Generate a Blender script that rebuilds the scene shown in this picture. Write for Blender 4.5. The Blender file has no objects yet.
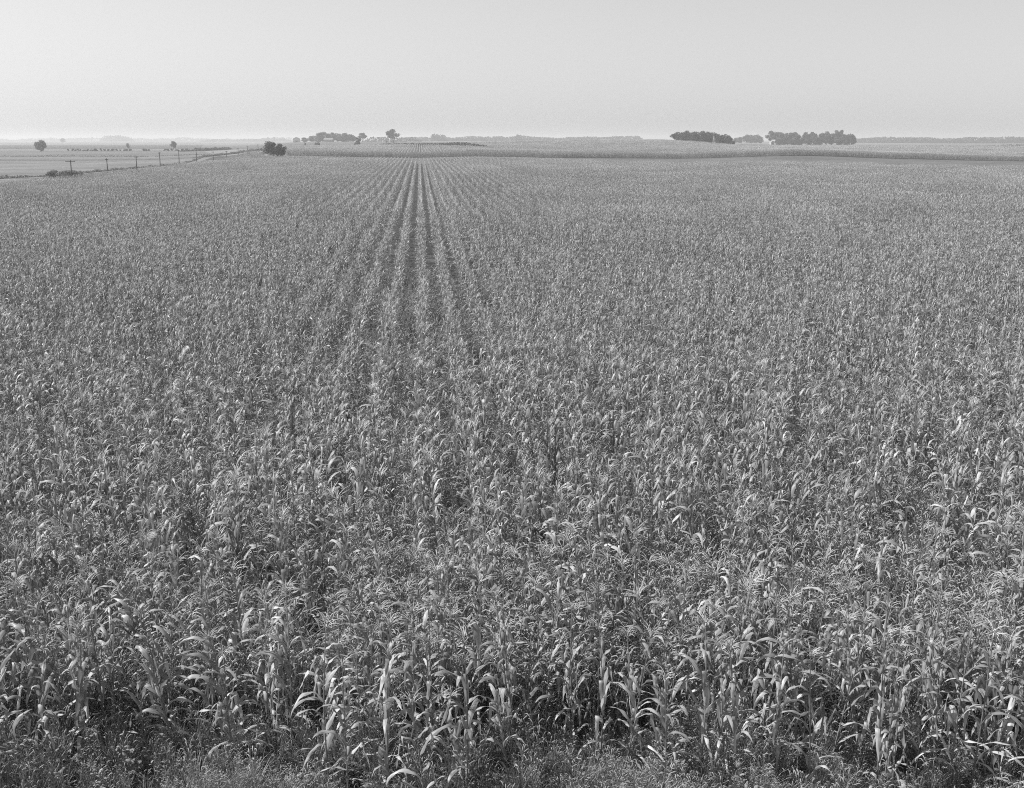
import bpy, math, random
import numpy as np

random.seed(11)
rng = np.random.default_rng(11)
sc = bpy.context.scene
col = sc.collection
R = math.radians

# ------------------------------------------------------------------ helpers
def link(o):
    col.objects.link(o)
    return o

def tag(o, label=None, cat=None, group=None, kind=None):
    if label: o['label'] = label
    if cat: o['category'] = cat
    if group: o['group'] = group
    if kind: o['kind'] = kind
    return o

def empty(name, loc, rz=0.0):
    o = bpy.data.objects.new(name, None)
    o.empty_display_size = 0.1
    o.location = loc
    o.rotation_euler = (0, 0, rz)
    return link(o)

class MB:
    """collects faces with a material slot and a per-face 'dry' value, builds one mesh"""
    def __init__(self):
        self.v, self.f, self.m, self.d = [], [], [], []
    def add(self, vs, fs, mi=0, dry=0.0):
        b = len(self.v)
        self.v.extend(vs)
        for f in fs:
            self.f.append(tuple(i + b for i in f))
            self.m.append(mi)
            self.d.append(dry)
    def box(self, c, s, mi=0, rz=0.0):
        cx, cy, cz = c; sx, sy, sz = s[0] / 2, s[1] / 2, s[2] / 2
        ca, sa = math.cos(rz), math.sin(rz)
        vs = []
        for z in (-sz, sz):
            for x, y in ((-sx, -sy), (sx, -sy), (sx, sy), (-sx, sy)):
                vs.append((cx + x * ca - y * sa, cy + x * sa + y * ca, cz + z))
        self.add(vs, [(3, 2, 1, 0), (4, 5, 6, 7), (0, 1, 5, 4), (1, 2, 6, 5), (2, 3, 7, 6), (3, 0, 4, 7)], mi)
    def tube(self, pts, rad, n=6, mi=0, dry=0.0, cap=True):
        vs, fs = [], []
        pts = [np.array(p, float) for p in pts]
        for i, p in enumerate(pts):
            t = pts[min(i + 1, len(pts) - 1)] - pts[max(i - 1, 0)]
            t /= (np.linalg.norm(t) + 1e-9)
            a = np.cross(t, (0.31, 0.95, 0.05) if abs(t[2]) > 0.8 else (0, 0, 1))
            a /= (np.linalg.norm(a) + 1e-9)
            b = np.cross(t, a)
            for k in range(n):
                th = 2 * math.pi * k / n
                vs.append(tuple(p + rad[i] * (math.cos(th) * a + math.sin(th) * b)))
        for i in range(len(pts) - 1):
            for k in range(n):
                fs.append((i * n + k, i * n + (k + 1) % n, (i + 1) * n + (k + 1) % n, (i + 1) * n + k))
        if cap:
            fs.append(tuple(range(n))[::-1])
            fs.append(tuple((len(pts) - 1) * n + k for k in range(n)))
        self.add(vs, fs, mi, dry)
    def mesh(self, name, mats, smooth=True):
        me = bpy.data.meshes.new(name)
        me.from_pydata([tuple(map(float, v)) for v in self.v], [], self.f)
        for m in mats: me.materials.append(m)
        me.polygons.foreach_set('material_index', self.m)
        at = me.attributes.new('dry', 'FLOAT', 'FACE')
        at.data.foreach_set('value', [float(x) for x in self.d])
        if smooth:
            me.polygons.foreach_set('use_smooth', [True] * len(self.f))
        me.update()
        return me
    def obj(self, name, mats, parent=None, smooth=True):
        o = bpy.data.objects.new(name, self.mesh(name, mats, smooth))
        link(o)
        if parent is not None: o.parent = parent
        return o

# ------------------------------------------------------------------ materials (the photograph is black and white: neutral greys)
def nodes(name):
    m = bpy.data.materials.new(name)
    m.use_nodes = True
    nt = m.node_tree
    return m, nt, nt.nodes['Principled BSDF']

def val(v): return (v, v, v, 1.0)

def leafy(name, base, dry, rough=0.5, spec=0.35, trans=0.25, noise=9.0, amp=0.35):
    """leaf: base -> dry by the face attribute, plus a random lightness for each leaf, streaks along it, light passing through"""
    m, nt, p = nodes(name)
    N, L = nt.nodes.new, nt.links.new
    at = N('ShaderNodeAttribute'); at.attribute_name = 'dry'
    oi = N('ShaderNodeObjectInfo')
    tc = N('ShaderNodeTexCoord')
    nz = N('ShaderNodeTexNoise'); nz.inputs['Scale'].default_value = noise; nz.inputs['Detail'].default_value = 3
    L(tc.outputs['Object'], nz.inputs['Vector'])
    mix = N('ShaderNodeMix'); mix.data_type = 'RGBA'
    mix.inputs['A'].default_value = val(base); mix.inputs['B'].default_value = val(dry)
    L(at.outputs['Fac'], mix.inputs['Factor'])
    a1 = N('ShaderNodeMath'); a1.operation = 'MULTIPLY_ADD'
    a1.inputs[1].default_value = amp * 2; a1.inputs[2].default_value = 1 - amp
    L(nz.outputs['Fac'], a1.inputs[0])
    a2 = N('ShaderNodeMath'); a2.operation = 'MULTIPLY_ADD'
    a2.inputs[1].default_value = 0.4; a2.inputs[2].default_value = 0.8
    L(oi.outputs['Random'], a2.inputs[0])
    a3 = N('ShaderNodeMath'); a3.operation = 'MULTIPLY'
    L(a1.outputs[0], a3.inputs[0]); L(a2.outputs[0], a3.inputs[1])
    mul = N('ShaderNodeVectorMath'); mul.operation = 'SCALE'
    L(mix.outputs['Result'], mul.inputs[0]); L(a3.outputs[0], mul.inputs['Scale'])
    L(mul.outputs[0], p.inputs['Base Color'])
    p.inputs['Roughness'].default_value = rough
    p.inputs['Specular IOR Level'].default_value = spec
    out = nt.nodes['Material Output']
    if trans > 0:
        tr = N('ShaderNodeBsdfTranslucent'); L(mul.outputs[0], tr.inputs['Color'])
        ms = N('ShaderNodeMixShader'); ms.inputs['Fac'].default_value = trans
        L(p.outputs[0], ms.inputs[1]); L(tr.outputs[0], ms.inputs[2]); L(ms.outputs[0], out.inputs['Surface'])
    return m

def ground_mat(name, lo, hi, scale, bump=0.0, detail=8.0, scale2=None, rough=0.95):
    m, nt, p = nodes(name)
    N, L = nt.nodes.new, nt.links.new
    tc = N('ShaderNodeTexCoord')
    nz = N('ShaderNodeTexNoise'); nz.inputs['Scale'].default_value = scale; nz.inputs['Detail'].default_value = detail
    nz.inputs['Roughness'].default_value = 0.65
    L(tc.outputs['Object'], nz.inputs['Vector'])
    fac = nz.outputs['Fac']
    if scale2:
        n2 = N('ShaderNodeTexNoise'); n2.inputs['Scale'].default_value = scale2; n2.inputs['Detail'].default_value = 4
        L(tc.outputs['Object'], n2.inputs['Vector'])
        mx = N('ShaderNodeMath'); mx.operation = 'MULTIPLY_ADD'; mx.inputs[1].default_value = 0.5
        hf = N('ShaderNodeMath'); hf.operation = 'MULTIPLY'; hf.inputs[1].default_value = 0.5
        L(n2.outputs['Fac'], hf.inputs[0]); L(fac, mx.inputs[0]); L(hf.outputs[0], mx.inputs[2])
        fac = mx.outputs[0]
    cr = N('ShaderNodeValToRGB')
    cr.color_ramp.elements[0].position = 0.35; cr.color_ramp.elements[0].color = val(lo)
    cr.color_ramp.elements[1].position = 0.65; cr.color_ramp.elements[1].color = val(hi)
    L(fac, cr.inputs['Fac']); L(cr.outputs['Color'], p.inputs['Base Color'])
    p.inputs['Roughness'].default_value = rough
    p.inputs['Specular IOR Level'].default_value = 0.1
    if bump:
        b = N('ShaderNodeBump'); b.inputs['Strength'].default_value = 1.0; b.inputs['Distance'].default_value = bump
        L(nz.outputs['Fac'], b.inputs['Height']); L(b.outputs[0], p.inputs['Normal'])
    return m

def plain(name, v, rough=0.8, amp=0.25, scale=6.0, spec=0.25):
    m, nt, p = nodes(name)
    N, L = nt.nodes.new, nt.links.new
    tc = N('ShaderNodeTexCoord')
    nz = N('ShaderNodeTexNoise'); nz.inputs['Scale'].default_value = scale; nz.inputs['Detail'].default_value = 5
    L(tc.outputs['Object'], nz.inputs['Vector'])
    cr = N('ShaderNodeValToRGB')
    cr.color_ramp.elements[0].position = 0.3; cr.color_ramp.elements[0].color = val(v * (1 - amp))
    cr.color_ramp.elements[1].position = 0.7; cr.color_ramp.elements[1].color = val(v * (1 + amp))
    L(nz.outputs['Fac'], cr.inputs['Fac']); L(cr.outputs['Color'], p.inputs['Base Color'])
    p.inputs['Roughness'].default_value = rough
    p.inputs['Specular IOR Level'].default_value = spec
    return m

M_leaf = leafy('corn_leaf', 0.185, 0.50, 0.48, 0.38, 0.28)
M_stalk = leafy('corn_stalk', 0.12, 0.30, 0.55, 0.3, 0.0)
M_tassel = leafy('corn_tassel', 0.42, 0.62, 0.8, 0.1, 0.2)
M_husk = leafy('corn_husk', 0.24, 0.42, 0.6, 0.2, 0.1)
CORN = [M_leaf, M_stalk, M_tassel, M_husk]
M_weed = leafy('weed_leaf', 0.25, 0.46, 0.6, 0.25, 0.3)
M_tree = leafy('tree_foliage', 0.055, 0.10, 0.6, 0.25, 0.2, 1.2, 0.4)
M_brush = leafy('brush_foliage', 0.15, 0.25, 0.7, 0.15, 0.25, 1.5, 0.4)
M_bark = plain('bark', 0.10)
M_soil = ground_mat('soil', 0.05, 0.10, 2.2, 0.06, 8, 0.11)
M_grass = ground_mat('short_grass', 0.08, 0.15, 0.6, 0.25, 10, 0.05)
M_stubble = ground_mat('stubble', 0.10, 0.20, 0.35, 0.2, 12, 0.035)
M_pasture = ground_mat('pasture', 0.09, 0.15, 0.4, 0.2, 10, 0.02)
M_hay = ground_mat('hay_field', 0.12, 0.19, 0.4, 0.2, 10, 0.03)
M_wood = plain('weathered_wood', 0.10)
M_glass = plain('insulator', 0.35, 0.25, 0.05)
M_whitewash = plain('whitewashed_boards', 0.62, 0.8, 0.12, 2.0)
M_roof = plain('grey_shingle', 0.22, 0.8, 0.2, 2.0)
M_dark = plain('dark_opening', 0.03)
M_steel = plain('galvanised_steel', 0.32, 0.5, 0.15, 3.0, 0.5)

# ------------------------------------------------------------------ terrain
CAM = 8.5
F = 1150.0
PITCH = 12.5
CP, SP = math.cos(R(PITCH)), math.sin(R(PITCH))

def depth(y): return CP * y + CAM * SP
def ux(u, y): return (u - 512.0) / F * depth(y)         # bearing -> metres to the side at distance y
def bearing(x, y): return 512.0 + F * x / (CP * np.maximum(y, 120.0) + CAM * SP)

UK = np.array([-150, 44, 150, 230, 258, 274, 300, 330, 360, 400, 420, 440, 470, 500, 520, 560, 620, 660, 690, 730, 740, 790, 830, 860, 880, 930, 1000, 1200.])
K0 = np.array([-.5, -.5, -.5, -.5, -.5, -.4, -.3, -.15, -.1] + [0] * 19)
K460 = np.array([0, 0, 0.3, 1.7, 2.2, 1.6, 2.2, 2.1, 1.8, 1.5, 1.44, 1.8, 2.2, 2.0, 1.8, 1.37, 1.25, 1.15, 1.06, 1.65, 1.8, 2.6, 2.2, 1.7, 1.25, .68, -.1, -.3])
K560 = np.array([0, 0, 0, 1.6, 3.6, 2.2, 2.4, 2.4, 2.4, 2.4, 2.3, 2.6, 3.0, 3.1, 2.9, 2.7, 3.0, 3.2, 2.9, 2.5, 2.5, 2.9, 2.6, 2.3, 1.9, 1.4, .9, .8])
K900 = np.array([0, 0, 0, .6, 1.4, 1.8, 2.4, 3.3, 4.0, 4.9, 5.0, 5.1, 6.0, 6.8, 7.0, 7.3, 7.9, 8.4, 7.3, 4.5, 4.0, 3.9, 3.9, 3.9, 4.0, 4.1, 4.2, 4.2])
K900 = K900 - np.interp(UK, [300, 340], [0, 2.0])
K560 = K560 - np.interp(UK, [320, 380], [0, 0.9])
K1400 = np.array([0, 0, 0, 0, 1.5, 3.0, 5.0, 5.6, 5.6, 5.3, 5.0, 5.0, 5.0, 5.0, 5.0, 5.5, 6.0, 6.0, 5.2, 4.2, 3.6, 2.2, 2.2, 2.4, 2.4, 2.4, 2.4, 2.4])
K2400 = np.array([0, 0, 0, 0, 0, 1, 2.5, 3, 3, 3, 4, 4, 4, 4, 4, 4, 4, 4, 3, 2.2, 1.8, .8, .5, .4, .4, .4, .4, .4])
YT = np.arange(0, 6000, 12.0)
UT = np.arange(-150, 1201, 10.0)
tab = np.zeros((len(YT), len(UT)))
knots = [(0, K0 * 0), (130, K0 * .4), (230, K0), (400, K0), (436, K0 + .2 * K460), (466, K460), (560, K560), (900, K900), (1400, K1400), (2400, K2400), (5000, K2400 * 0)]
rows_ = [np.interp(UT, UK, k) for _, k in knots]
for j in range(len(UT)):
    tab[:, j] = np.interp(YT, [k[0] for k in knots], [r[j] for r in rows_])
def blur(a, n, axis):
    k = np.hanning(n + 2)[1:-1]; k /= k.sum()
    pad = [(0, 0), (0, 0)]; pad[axis] = (n // 2, n // 2)
    return np.apply_along_axis(lambda r: np.convolve(r, k, 'valid'), axis, np.pad(a, pad, mode='edge'))
tab = blur(blur(tab, 3, 1), 3, 0)

def T(x, y):
    x = np.asarray(x, float); y = np.asarray(y, float)
    u = np.clip(bearing(x, y), UT[0], UT[-1] - 0.01)
    yy = np.clip(y, 0, YT[-2])
    fi = yy / 12.0; fj = (u - UT[0]) / 10.0
    i = np.minimum(fi.astype(int), len(YT) - 2); j = np.minimum(fj.astype(int), len(UT) - 2)
    a, b = fi - i, fj - j
    return (tab[i, j] * (1 - a) * (1 - b) + tab[i + 1, j] * a * (1 - b) + tab[i, j + 1] * (1 - a) * b + tab[i + 1, j + 1] * a * b)

def spot(u, y):
    x = float(ux(u, y))
    return x, float(y), float(T(x, y))

def grid_mesh(name, X, Y, Z, mat, kind='structure'):
    ny, nx = X.shape
    vs = np.stack([X, Y, Z], -1).reshape(-1, 3)
    idx = np.arange(nx * ny).reshape(ny, nx)
    fs = np.stack([idx[:-1, :-1], idx[:-1, 1:], idx[1:, 1:], idx[1:, :-1]], -1).reshape(-1, 4)
    me = bpy.data.meshes.new(name)
    me.from_pydata(vs.tolist(), [], fs.tolist())
    me.polygons.foreach_set('use_smooth', [True] * len(fs))
    me.materials.append(mat)
    o = link(bpy.data.objects.new(name, me))
    o['kind'] = kind
    return o

gr = lambda a, b, n: np.geomspace(a, b, n)
xs = np.concatenate([-gr(640, 9000, 26)[::-1], np.arange(-624, 625, 13.0), gr(640, 9000, 26)])
ys = np.concatenate([-gr(40, 9000, 16)[::-1], np.arange(-20, 1600, 11.0), gr(1610, 9000, 36)])
X, Y = np.meshgrid(xs, ys)
# far fields: a patchwork of plots of different crops
m, nt, p = nodes('far_fields')
N, L = nt.nodes.new, nt.links.new
tc = N('ShaderNodeTexCoord'); mp = N('ShaderNodeMapping'); mp.inputs['Rotation'].default_value = (0, 0, R(4.5)); mp.inputs['Scale'].default_value = (1 / 520, 1 / 330, 0.0)
L(tc.outputs['Object'], mp.inputs['Vector'])
vo = N('ShaderNodeTexVoronoi'); vo.distance = 'CHEBYCHEV'; vo.inputs['Scale'].default_value = 1; vo.inputs['Randomness'].default_value = 0.6
L(mp.outputs[0], vo.inputs['Vector'])
sep = N('ShaderNodeSeparateColor'); L(vo.outputs['Color'], sep.inputs[0])
nz = N('ShaderNodeTexNoise'); nz.inputs['Scale'].default_value = 0.08; nz.inputs['Detail'].default_value = 9
L(tc.outputs['Object'], nz.inputs['Vector'])
ad = N('ShaderNodeMath'); ad.operation = 'MULTIPLY_ADD'; ad.inputs[1].default_value = 0.5
L(nz.outputs['Fac'], ad.inputs[0]); L(sep.outputs[0], ad.inputs[2])
cr = N('ShaderNodeValToRGB')
cr.color_ramp.elements[0].position = 0.2; cr.color_ramp.elements[0].color = val(0.08)
cr.color_ramp.elements[1].position = 1.0; cr.color_ramp.elements[1].color = val(0.19)
L(ad.outputs[0], cr.inputs['Fac']); L(cr.outputs[0], p.inputs['Base Color']); p.inputs['Roughness'].default_value = 1.0
p.inputs['Specular IOR Level'].default_value = 0.05
M_far = m
grid_mesh('ground', X, Y, T(X, Y), M_far)

# row frame: the planted rows run a few degrees to the left of straight ahead
TH = R(-4.5)
DX, DY = math.sin(TH), math.cos(TH)
def rowxy(s, q): return s * DX + q * DY, s * DY - q * DX
def left_edge(y): return -70.0 - 0.0787 * y

U1 = np.array([-200, 250, 270, 300, 360, 420, 470, 520, 560, 620, 690, 740, 790, 850, 920, 1000, 1300.])
Y1 = np.array([520, 500, 446, 446, 428, 408, 424, 416, 396, 366, 336, 340, 342, 322, 304, 288, 262.])
def far_end(x, y): return np.interp(bearing(x, y), U1, Y1)

def drape(name, near, far, mat, n=60, k=14, lift=0.05):
    """a sheet on the ground between two polylines of (x, y)"""
    a = np.array(near, float); b = np.array(far, float)
    def res(c):
        t = np.linspace(0, 1, len(c)); tt = np.linspace(0, 1, n)
        return np.stack([np.interp(tt, t, c[:, 0]), np.interp(tt, t, c[:, 1])], -1)
    a, b = res(a), res(b)
    w = np.linspace(0, 1, k)[:, None, None]
    P = a[None] * (1 - w) + b[None] * w
    return grid_mesh(name, P[..., 0], P[..., 1], T(P[..., 0], P[..., 1]) + lift, mat)

def line_uy(us, y): return [(float(ux(u, yy)), yy) for u, yy in zip(us, y)]

# field soil under the near corn
sN = [(-76, -10), (150, -10)]
drape('soil', [(-92, 8), (120, 8)], line_uy([225, 250, 270, 300, 360, 420, 470, 520, 560, 620, 690, 740, 790, 850, 920, 1000, 1250],
      [518, 498, 444, 444, 426, 406, 422, 414, 394, 364, 334, 338, 340, 320, 302, 286, 260]), M_soil, 80, 60, 0.02)
us = [262, 270, 300, 360, 420, 470, 520, 560, 620, 690, 740, 790, 850, 920, 1000, 1250]
drape('grass_strip', line_uy(us, [470, 442, 442, 424, 404, 420, 412, 392, 362, 332, 336, 338, 318, 300, 284, 258]),
      line_uy(us, [540] + [462] * 15), M_grass, 100, 16, 0.06)
drape('soil', line_uy([284, 330, 400, 500, 600, 700, 800, 900, 1000, 1250], [484, 466, 464, 464, 464, 464, 464, 464, 464, 464]), line_uy([300, 330, 400, 500, 600, 700, 800, 900, 1000, 1250], [760, 860, 940, 960, 945, 870, 860, 858, 855, 850]), M_soil, 100, 50, 0.05)
drape('stubble_field', [(-300, 250), (-111, 270), (-116, 420), (-122, 500)], [(-300, 575), (-230, 572), (-190, 570), (-146, 566)], M_stubble, 40, 24, 0.07)
drape('pasture', [(-420, 582), (-300, 580), (-146, 574)], [(-520, 850), (-400, 850), (-225, 850)], M_pasture, 40, 14, 0.07)
drape('hay_field', [(-560, 858), (-400, 858), (-225, 858)], [(-640, 1020), (-470, 1020), (-270, 1020)], M_hay, 40, 8, 0.07)
drape('dark_crop_field', [(-720, 1030), (-470, 1030), (-275, 1030)], [(-1100, 1640), (-700, 1640), (-430, 1640)], M_soil, 40, 20, 0.07)

# ------------------------------------------------------------------ corn
def leaf_geo(mb, base, az, length, width, a0, a1, kink, n, cross, dry, mi=0, pw=1.3, twist=0.0, wave=0.012, rnd=random):
    """one arching corn leaf as a folded ribbon"""
    p = np.array(base, float)
    seg = length / n
    vs = []
    roll0 = rnd.uniform(-0.25, 0.25)
    ph = rnd.uniform(0, 6.28)
    drift = rnd.uniform(-0.5, 0.5)
    for i in range(n + 1):
        t = i / n
        if kink and t > kink[0]:
            a = kink[1] + rnd.uniform(-0.04, 0.04)
        else:
            tt = t / kink[0] if kink else t
            a = a0 + (a1 - a0) * tt ** pw
        azi = az + drift * t * t
        tan = np.array((math.cos(azi) * math.sin(a), math.sin(azi) * math.sin(a), math.cos(a)))
        side = np.array((-math.sin(azi), math.cos(azi), 0.0))
        nor = np.cross(tan, side)
        rl = roll0 * t + twist * t * t
        s2 = side * math.cos(rl) + nor * math.sin(rl)
        n2 = np.cross(tan, s2)
        w = width * min(1.0, 0.55 + 1.6 * t) * max(0.0, 1 - t ** 2.4) ** 0.75 * 0.5
        fold = 0.34 * (1 - 0.6 * t)
        if cross == 2:
            vs.append(tuple(p - s2 * w)); vs.append(tuple(p + s2 * w))
        else:
            for k in range(cross):
                e = 2 * k / (cross - 1) - 1 if cross != 6 else (-1, -.55, -.09, .09, .55, 1)[k]
                wv = wave * math.sin(ph + 17 * t + (2.0 if e < 0 else 0)) * abs(e) * (1 if w > 0.01 else 0)
                vs.append(tuple(p + s2 * (w * e) - n2 * (w * fold * (abs(e) ** 1.2)) * 1.0 + n2 * wv))
        if i < n:
            p = p + tan * seg
    fs = []
    for i in range(n):
        for k in range(cross - 1):
            b = i * cross + k
            fs.append((b, b + 1, b + cross + 1, b + cross))
    tip = rnd.uniform(0, .8) * rnd.random()
    mb.add(vs, fs, mi, dry)
    for q in range(len(fs)):
        i, k = divmod(q, cross - 1)
        d = dry + tip * ((i + 1) / n) ** 2.5
        if cross == 6: d += .3 if k == 2 else (rnd.uniform(-.05, .12) if k in (0, 4) else 0)
        mb.d[len(mb.d) - len(fs) + q] = max(0.0, min(1.0, d))

def ribbon(mb, pts, w0, w1, side, mi, dry):
    vs, n = [], len(pts)
    for i, p in enumerate(pts):
        w = (w0 + (w1 - w0) * i / (n - 1)) / 2
        vs.append(tuple(np.array(p) - np.array(side) * w)); vs.append(tuple(np.array(p) + np.array(side) * w))
    mb.add(vs, [(2 * i, 2 * i + 1, 2 * i + 3, 2 * i + 2) for i in range(n - 1)], mi, dry)

def corn_plant(seed, lod, sinks, origin=(0, 0, 0), lean=None, hscale=1.0, az0=None):
    """sinks: function part -> MB. lod 0 close, 1 middle, 2 far"""
    rnd = random.Random(seed)
    h = rnd.uniform(1.75, 2.2) * hscale
    top = h
    la = lean if lean is not None else (rnd.uniform(-.07, .07), rnd.uniform(-.07, .07))
    bow = (rnd.uniform(-.05, .05), rnd.uniform(-.05, .05))
    O = np.array(origin, float)
    def P(z):
        t = z / h
        return O + np.array((la[0] * z + bow[0] * math.sin(3 * t), la[1] * z + bow[1] * math.sin(3 * t), z))
    dryness = rnd.random()
    ns = {0: 9, 1: 4, 2: 2}[lod]
    zz = [h * i / ns for i in range(ns + 1)]
    r0 = 0.0135
    mb = sinks('stalk')
    if lod < 2:
        mb.tube([P(z) for z in zz], [r0 * (1 - 0.62 * z / h) for z in zz], 6 if lod == 0 else 4, 1, 0.2 + 0.5 * dryness * rnd.random(), cap=False)
    else:
        mb.tube([P(z) for z in zz], [0.014 * (1 - 0.5 * z / h) for z in zz], 3, 1, 0.3, cap=False)
    nl = rnd.choice((11, 12, 13)) if lod < 2 else 9
    az = rnd.uniform(0, 6.283) if az0 is None else az0
    for i in range(nl):
        f = i / (nl - 1)
        z = h * (0.14 + 0.74 * f)
        a = az + math.pi * i + rnd.gauss(0, 0.35)
        ln = (0.43 + 0.29 * math.sin(math.pi * (0.15 + 0.75 * f))) * rnd.uniform(0.85, 1.15)
        wd = (0.052 + 0.025 * math.sin(math.pi * min(1, 0.2 + 0.8 * f))) * rnd.uniform(0.85, 1.15)
        ln *= 1 - 0.38 * max(0.0, f - 0.6) / 0.4; wd *= 1 - 0.2 * max(0.0, f - 0.6) / 0.4
        a0 = R(rnd.uniform(10, 32)); a1 = R(rnd.uniform(135, 182))
        pw = rnd.uniform(0.9, 1.7)
        kink = None
        if rnd.random() < (0.58 if f < 0.8 else 0.35):
            kink = (rnd.uniform(0.24, 0.58), R(rnd.uniform(152, 182))); a1 = R(rnd.uniform(45, 95))
        d = max(0.0, rnd.gauss(0.12 + 0.5 * (1 - f) * dryness, 0.16))
        if f < 0.3 and rnd.random() < 0.5: d = rnd.uniform(0.5, 1.0); a0 = R(60); a1 = R(175); wd *= 0.6; kink = None
        if rnd.random() < 0.10: d = rnd.uniform(0.6, 1.0)
        n, c = {0: (12, 6), 1: (7, 3), 2: (4, 2)}[lod]
        leaf_geo(sinks('leaf'), P(z), a, ln, wd, a0, a1, kink, n, c, min(1, d), 0, pw, rnd.uniform(-1.5, 1.5), 0.011 if lod == 0 else 0.008, rnd)
    # tassel
    mb = sinks('tassel')
    td = rnd.uniform(0, 1)
    nb = {0: rnd.randint(12, 18), 1: 13, 2: 5}[lod]
    pt = P(h)
    def branch(a, tilt, ln, w, z0):
        pts = []
        p = pt + np.array((0, 0, z0)); al = tilt
        k = 4 if lod == 0 else (3 if lod == 1 else 2)
        for j in range(k + 1):
            pts.append(p.copy())
            p = p + np.array((math.cos(a) * math.sin(al), math.sin(a) * math.sin(al), math.cos(al))) * ln / k
            al += 0.32
        if lod == 0:
            mb.tube(pts, [w * (0.6, 1, 1, .8, .3)[j] for j in range(k + 1)], 3, 2, td, cap=False)
        else:
            ribbon(mb, pts, w * 2.4, w * 1.2, (-math.sin(a), math.cos(a), 0), 2, td)
    branch(rnd.uniform(0, 6.28), 0.08, rnd.uniform(.20, .30), 0.0050 if lod < 2 else 0.007, 0.0)
    for b in range(nb):
        branch(rnd.uniform(0, 6.28), rnd.uniform(0.25, 0.75), rnd.uniform(.16, .29), 0.0045 if lod < 2 else 0.007, rnd.uniform(0, .07))
    # ear in its husk
    if lod < 2 and rnd.random() < 0.8:
        mb = sinks('ear')
        z = h * rnd.uniform(.42, .52); a = az + rnd.uniform(-.4, .4); tl = rnd.uniform(.3, .6)
        dirv = np.array((math.cos(a) * math.sin(tl), math.sin(a) * math.sin(tl), math.cos(tl)))
        b = P(z)
        rr = [0.008, 0.021, 0.026, 0.023, 0.014, 0.003]
        k = 6 if lod == 0 else 4
        mb.tube([b + dirv * 0.21 * j / 5 for j in range(6)], rr, k, 3, rnd.uniform(0, .9), cap=False)
        tip = b + dirv * 0.20
        for q in range(5 if lod == 0 else 2):
            aa = rnd.uniform(0, 6.28)
            ribbon(mb, [tip, tip + dirv * .04 + np.array((math.cos(aa) * .02, math.sin(aa) * .02, 0)), tip + dirv * .03 + np.array((math.cos(aa) * .05, math.sin(aa) * .05, -.03))], .006, .002, (-math.sin(aa), math.cos(aa), 0), 2, 0.0)
    return h

# --- planting positions
def wave_hash(a, b): return np.mod(np.sin(a * 12.9898 + b * 78.233) * 43758.5453, 1.0)
ROW = 1.22
def front_at(x): return 13.65 + 0.35 * math.sin(x * 0.9) + 0.25 * math.sin(x * 2.3 + 1) + 0.8 * math.exp(-((x + 4.3) / 1.3) ** 2) + 0.6 * math.exp(-((x - 1.1) / .7) ** 2)
near_pts = []          # single plants (x, y)
S_FRONT = 12.9
S_SPLIT = 105.0
for s in np.arange(S_FRONT, S_SPLIT, 0.43):
    half = 0.50 * s + 14
    for k in range(int(-half / ROW) - 1, int(half / ROW) + 2):
        if random.random() < 0.05: continue
        ss = s + random.gauss(0, 0.13); q = k * ROW + random.gauss(0, 0.03 + 0.5 * max(0.0, 1 - s / 50))
        x, y = rowxy(ss, q)
        front = front_at(x)
        if y < front: continue
        if any((x - a) ** 2 + (y - b) ** 2 < r * r for a, b, r in ((2.7, 19.2, 1.25), (5.7, 18.6, 1.0), (6.4, 20.6, 1.0), (-2.9, 22.5, .9))) and random.random() < .7: continue
        if math.sin(x * .83 + 1.1 * math.sin(y * .31)) * math.sin(y * .57 + x * .21) > .72 and random.random() < .55: continue
        if x < left_edge(y) or y > far_end(x, y): continue
        for r in range(random.choice((1, 2, 2))):
            a = random.uniform(0, 6.28); d = random.uniform(.03, .09)
            near_pts.append((x + d * math.cos(a), y + d * math.sin(a)))
for r_ in range(3):                      # end rows planted across the front
    x = -13.0
    while x < 13.5:
        x += random.uniform(.22, .62)
        if math.sin(x * 1.7 + r_ * 2.1) > .7 and random.random() < .6: continue
        y = front_at(x) + r_ * 0.95 + random.gauss(0, .14)
        near_pts.append((x, y))
near_pts = np.array(near_pts)
dist = np.hypot(near_pts[:, 0], near_pts[:, 1])
fw = near_pts[:, 1] * CP + (CAM - 1.0) * SP
pu = 512 + F * near_pts[:, 0] / fw
inview = (pu > -12) & (pu < 1036)
order = np.argsort(np.where(inview, near_pts[:, 1], 1e9))
single = order[:300]
rest_mask = np.ones(len(near_pts), bool); rest_mask[single] = False
print('near plants', len(near_pts), 'singles reach y =', near_pts[single, 1].max())

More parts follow.
